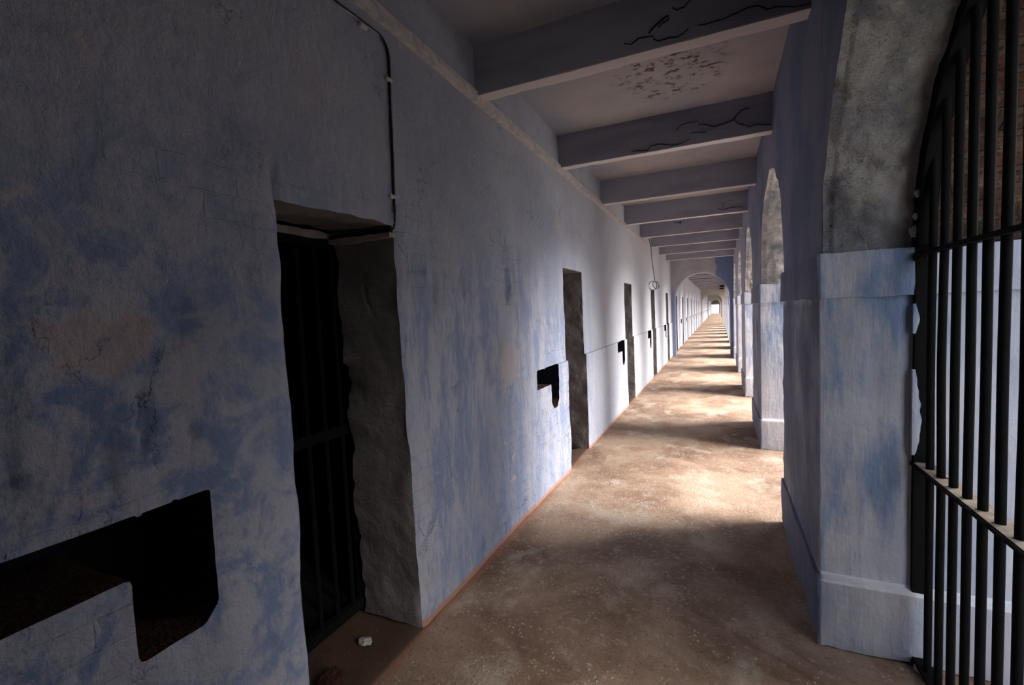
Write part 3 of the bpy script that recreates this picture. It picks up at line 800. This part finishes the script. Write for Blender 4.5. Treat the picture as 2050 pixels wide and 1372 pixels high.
for (cu, cv, ru, rv, tl) in ((1307, 572, 8, 9, 0.2), (1313, 571, 5.5, 8, -0.5)):
    P = []
    for k in range(25):
        t = 2 * PI * k / 24; a, b = ru * math.cos(t), rv * math.sin(t)
        P.append(unp(cu + a * math.cos(tl) - b * math.sin(tl), cv + a * math.sin(tl) + b * math.cos(tl), 10.7 + 0.03 * math.sin(t)) - r.location)
    bm = bmesh.new(); add_tube(bm, P, 0.008, 6, False); obj('wire_loop', bm, bpy.data.materials['grey_wire'], r, True)

# ------------------------------------------------------------------ iron grille in the near arch
GX = 0.772
ya, yb = PY0 - PS + PL, PY0     # opening 0.566 .. 2.446
r = empty('iron_grille', (GX, (ya + yb) / 2, 0)); R0 = r.location
tag(r, 'tall black iron grille of round bars filling the nearest arch at right', 'grille')
cY = (ya + yb) / 2; rad = (yb - ya) / 2
bm = bmesh.new()
add_box(bm, (.745 - GX, yb - .010 - cY, .0), (.802 - GX, yb + .018 - cY, 1.83)); obj('side_strap', bm, IRON, r)
bm = bmesh.new()
add_box(bm, (.745 - GX, ya - .018 - cY, .0), (.802 - GX, ya + .010 - cY, 1.83)); obj('side_strap', bm, IRON, r)
bm = bmesh.new(); n = 60; rings = []
for k in range(n + 1):
    t = PI * k / n; co, s = -math.cos(t), math.sin(t)
    rings.append([bm.verts.new((x, co * q, ZI + s * q)) for x, q in ((.742 - GX, rad - .045), (.742 - GX, rad + .03), (.80 - GX, rad + .03), (.80 - GX, rad - .045))])
for k in range(n):
    for j in range(4): bm.faces.new((rings[k][j], rings[k][(j + 1) % 4], rings[k + 1][(j + 1) % 4], rings[k + 1][j]))
bm.faces.new(rings[0]); bm.faces.new(rings[-1])
obj('arch_frame', bm, IRON, r)
# rails: flat plates lying level, iron edge towards the corridor, dust on top
bm = bmesh.new(); add_box(bm, (.738 - GX, ya - cY, .888), (.812 - GX, yb + .012 - cY, .900)); o = obj('middle_rail', bm, IRON, r)
bm = bmesh.new(); rough_box(bm, (.745 - GX, ya - cY, .8985), (.812 - GX, yb + .010 - cY, .904), 0.02, 0.0015, 30, 2, bev=0.001); o2 = obj('dust_layer', bm, DUSTY, o); o2['label'] = 'tan dust on top of the rail'
bm = bmesh.new(); add_box(bm, (.742 - GX, ya - .01 - cY, 1.768), (.75 - GX, yb + .01 - cY, 1.786)); add_box(bm, (.75 - GX, ya - .01 - cY, 1.776), (.812 - GX, yb + .01 - cY, 1.784)); obj('upper_rail', bm, IRON, r)
bm = bmesh.new(); add_box(bm, (.748 - GX, ya - cY, .03), (.80 - GX, yb - cY, .045)); obj('bottom_rail', bm, IRON, r)
k = 0
yy = 2.352
while yy > ya + .05:
    top = ZI + math.sqrt(max(0.0001, (rad - .02) ** 2 - (yy - cY) ** 2))
    bm = bmesh.new(); b1, b2 = random.uniform(-.004, .004), random.uniform(-.004, .004)
    P = [(0, yy - cY, 0.0), (0, yy - cY + b1 * .4, .45), (0, yy - cY, .9), (b2, yy - cY + b1, 1.35), (0, yy - cY, 1.78), (0, yy - cY + b2, (1.78 + top) / 2), (0, yy - cY, top)]
    add_tube(bm, smooth_path(P, 4), 0.0135, 14); obj('bar', bm, IRON, r, True)
    yy -= 0.1025; k += 1
# ragged plaster clinging to the strap
def sliver(z0, z1, wfun, label, seed):
    bm = bmesh.new(); n = 40; rows = []
    for k in range(n + 1):
        t = k / n; z = z0 + (z1 - z0) * t; w_ = wfun(t) * (1 + 0.5 * N(0, 0, z, 28, seed)) + 0.001
        rows.append([bm.verts.new((x, y, z)) for x, y in ((.738, yb + .004), (.738, yb - .0125), (.745 + w_, yb - .0135), (.745 + w_ + .001, yb - .009))])
    for k in range(n):
        for c in range(3): bm.faces.new((rows[k][c], rows[k][c + 1], rows[k + 1][c + 1], rows[k + 1][c]))
    bm.faces.new(rows[0]); bm.faces.new(rows[-1])
    tag(obj('plaster_sliver', bm, PIER), label, 'plaster', 'plaster slivers beside the grille')
sliver(0.935, 1.30, lambda t: 0.022 * math.sin(PI * t) ** 0.7 * (1.15 - 0.6 * t), 'long curved sliver of plaster beside the grille strap, above the middle rail', 3)
sliver(1.45, 1.575, lambda t: 0.010 * math.sin(PI * t), 'short sliver of plaster beside the grille strap, just under the impost band', 5)
for i, (zz, yo, s) in enumerate(((1.87, -.002, .020), (2.02, -.03, .014), (1.93, -.012, .012))):
    bm = bmesh.new(); bmesh.ops.create_icosphere(bm, subdivisions=3, radius=1)
    for v in bm.verts:
        d = 1 + 0.5 * N(*v.co, 1.6, i + 5); v.co = Vector((.742 + v.co.x * s * d, yb + yo - .010 + v.co.y * .008 * d, zz + v.co.z * s * 1.3 * d))
    tag(obj('plaster_flake', bm, CHIP, None, True), ['pale flake stuck at the foot of the grille arch frame', 'pale flake highest on the grille arch frame', 'small pale flake between two others on the grille arch frame'][i], 'plaster flake', 'flakes on the arch frame')

# ------------------------------------------------------------------ small debris
def stone(name, p, s, label, mat, cat, seed):
    bm = bmesh.new(); bmesh.ops.create_icosphere(bm, subdivisions=3, radius=1)
    for v in bm.verts:
        d = 1 + 0.55 * N(*v.co, 1.3, seed); v.co = Vector((v.co.x * s[0], v.co.y * s[1], v.co.z * s[2])) * d
    zmin = min(v.co.z for v in bm.verts)
    for v in bm.verts: v.co.z -= zmin
    o = obj(name, bm, mat); o.location = p; tag(o, label, cat); return o
stone('plaster_chip', (-1.64, 1.70, -.018), (.035, .025, .012), 'pale green-grey plaster chip lying in the nearest doorway', CHIP, 'plaster chip', 1)
stone('brick_fragment', (-1.61, 1.44, -.018), (.05, .06, .02), 'dark red brick fragment on the nearest door threshold', DIRT, 'brick fragment', 2)
stone('rubble_piece', (-1.53, 1.375, -.005), (.026, .022, .014), 'pale rubble piece at the bottom edge, in front of the nearest doorway', CHIP, 'rubble', 3)
stone('plaster_crumb', (.765, 2.395, .0), (.022, .02, .018), 'whitish plaster crumb at the foot of the first grille bar', CHIP, 'plaster crumb', 4)
stone('white_flake', (.79, 2.27, .903), (.022, .03, .004), 'white flake resting on the dusty middle rail of the grille', CHIP, 'plaster flake', 5)
stone('mortar_clump', (.752, 2.405, 1.745), (.022, .03, .022), 'dark mortar clump where the upper rail meets the pier', RUST, 'mortar clump', 6)

# ------------------------------------------------------------------ outdoors (beyond the arcade)
bm = bmesh.new(); add_box(bm, (-60, -40, -1.0), (160, 260, -.35))
tag(obj('ground', bm, GROUND), kind='structure')
# unseen block added to shade the near bay
bm = bmesh.new(); add_box(bm, (3.6, 0.3, -.4), (9, 3.1, 8.0))
tag(obj('shade_block', bm, SHADEW), 'tall added block outside, shading the near end of the arcade', 'shade block')
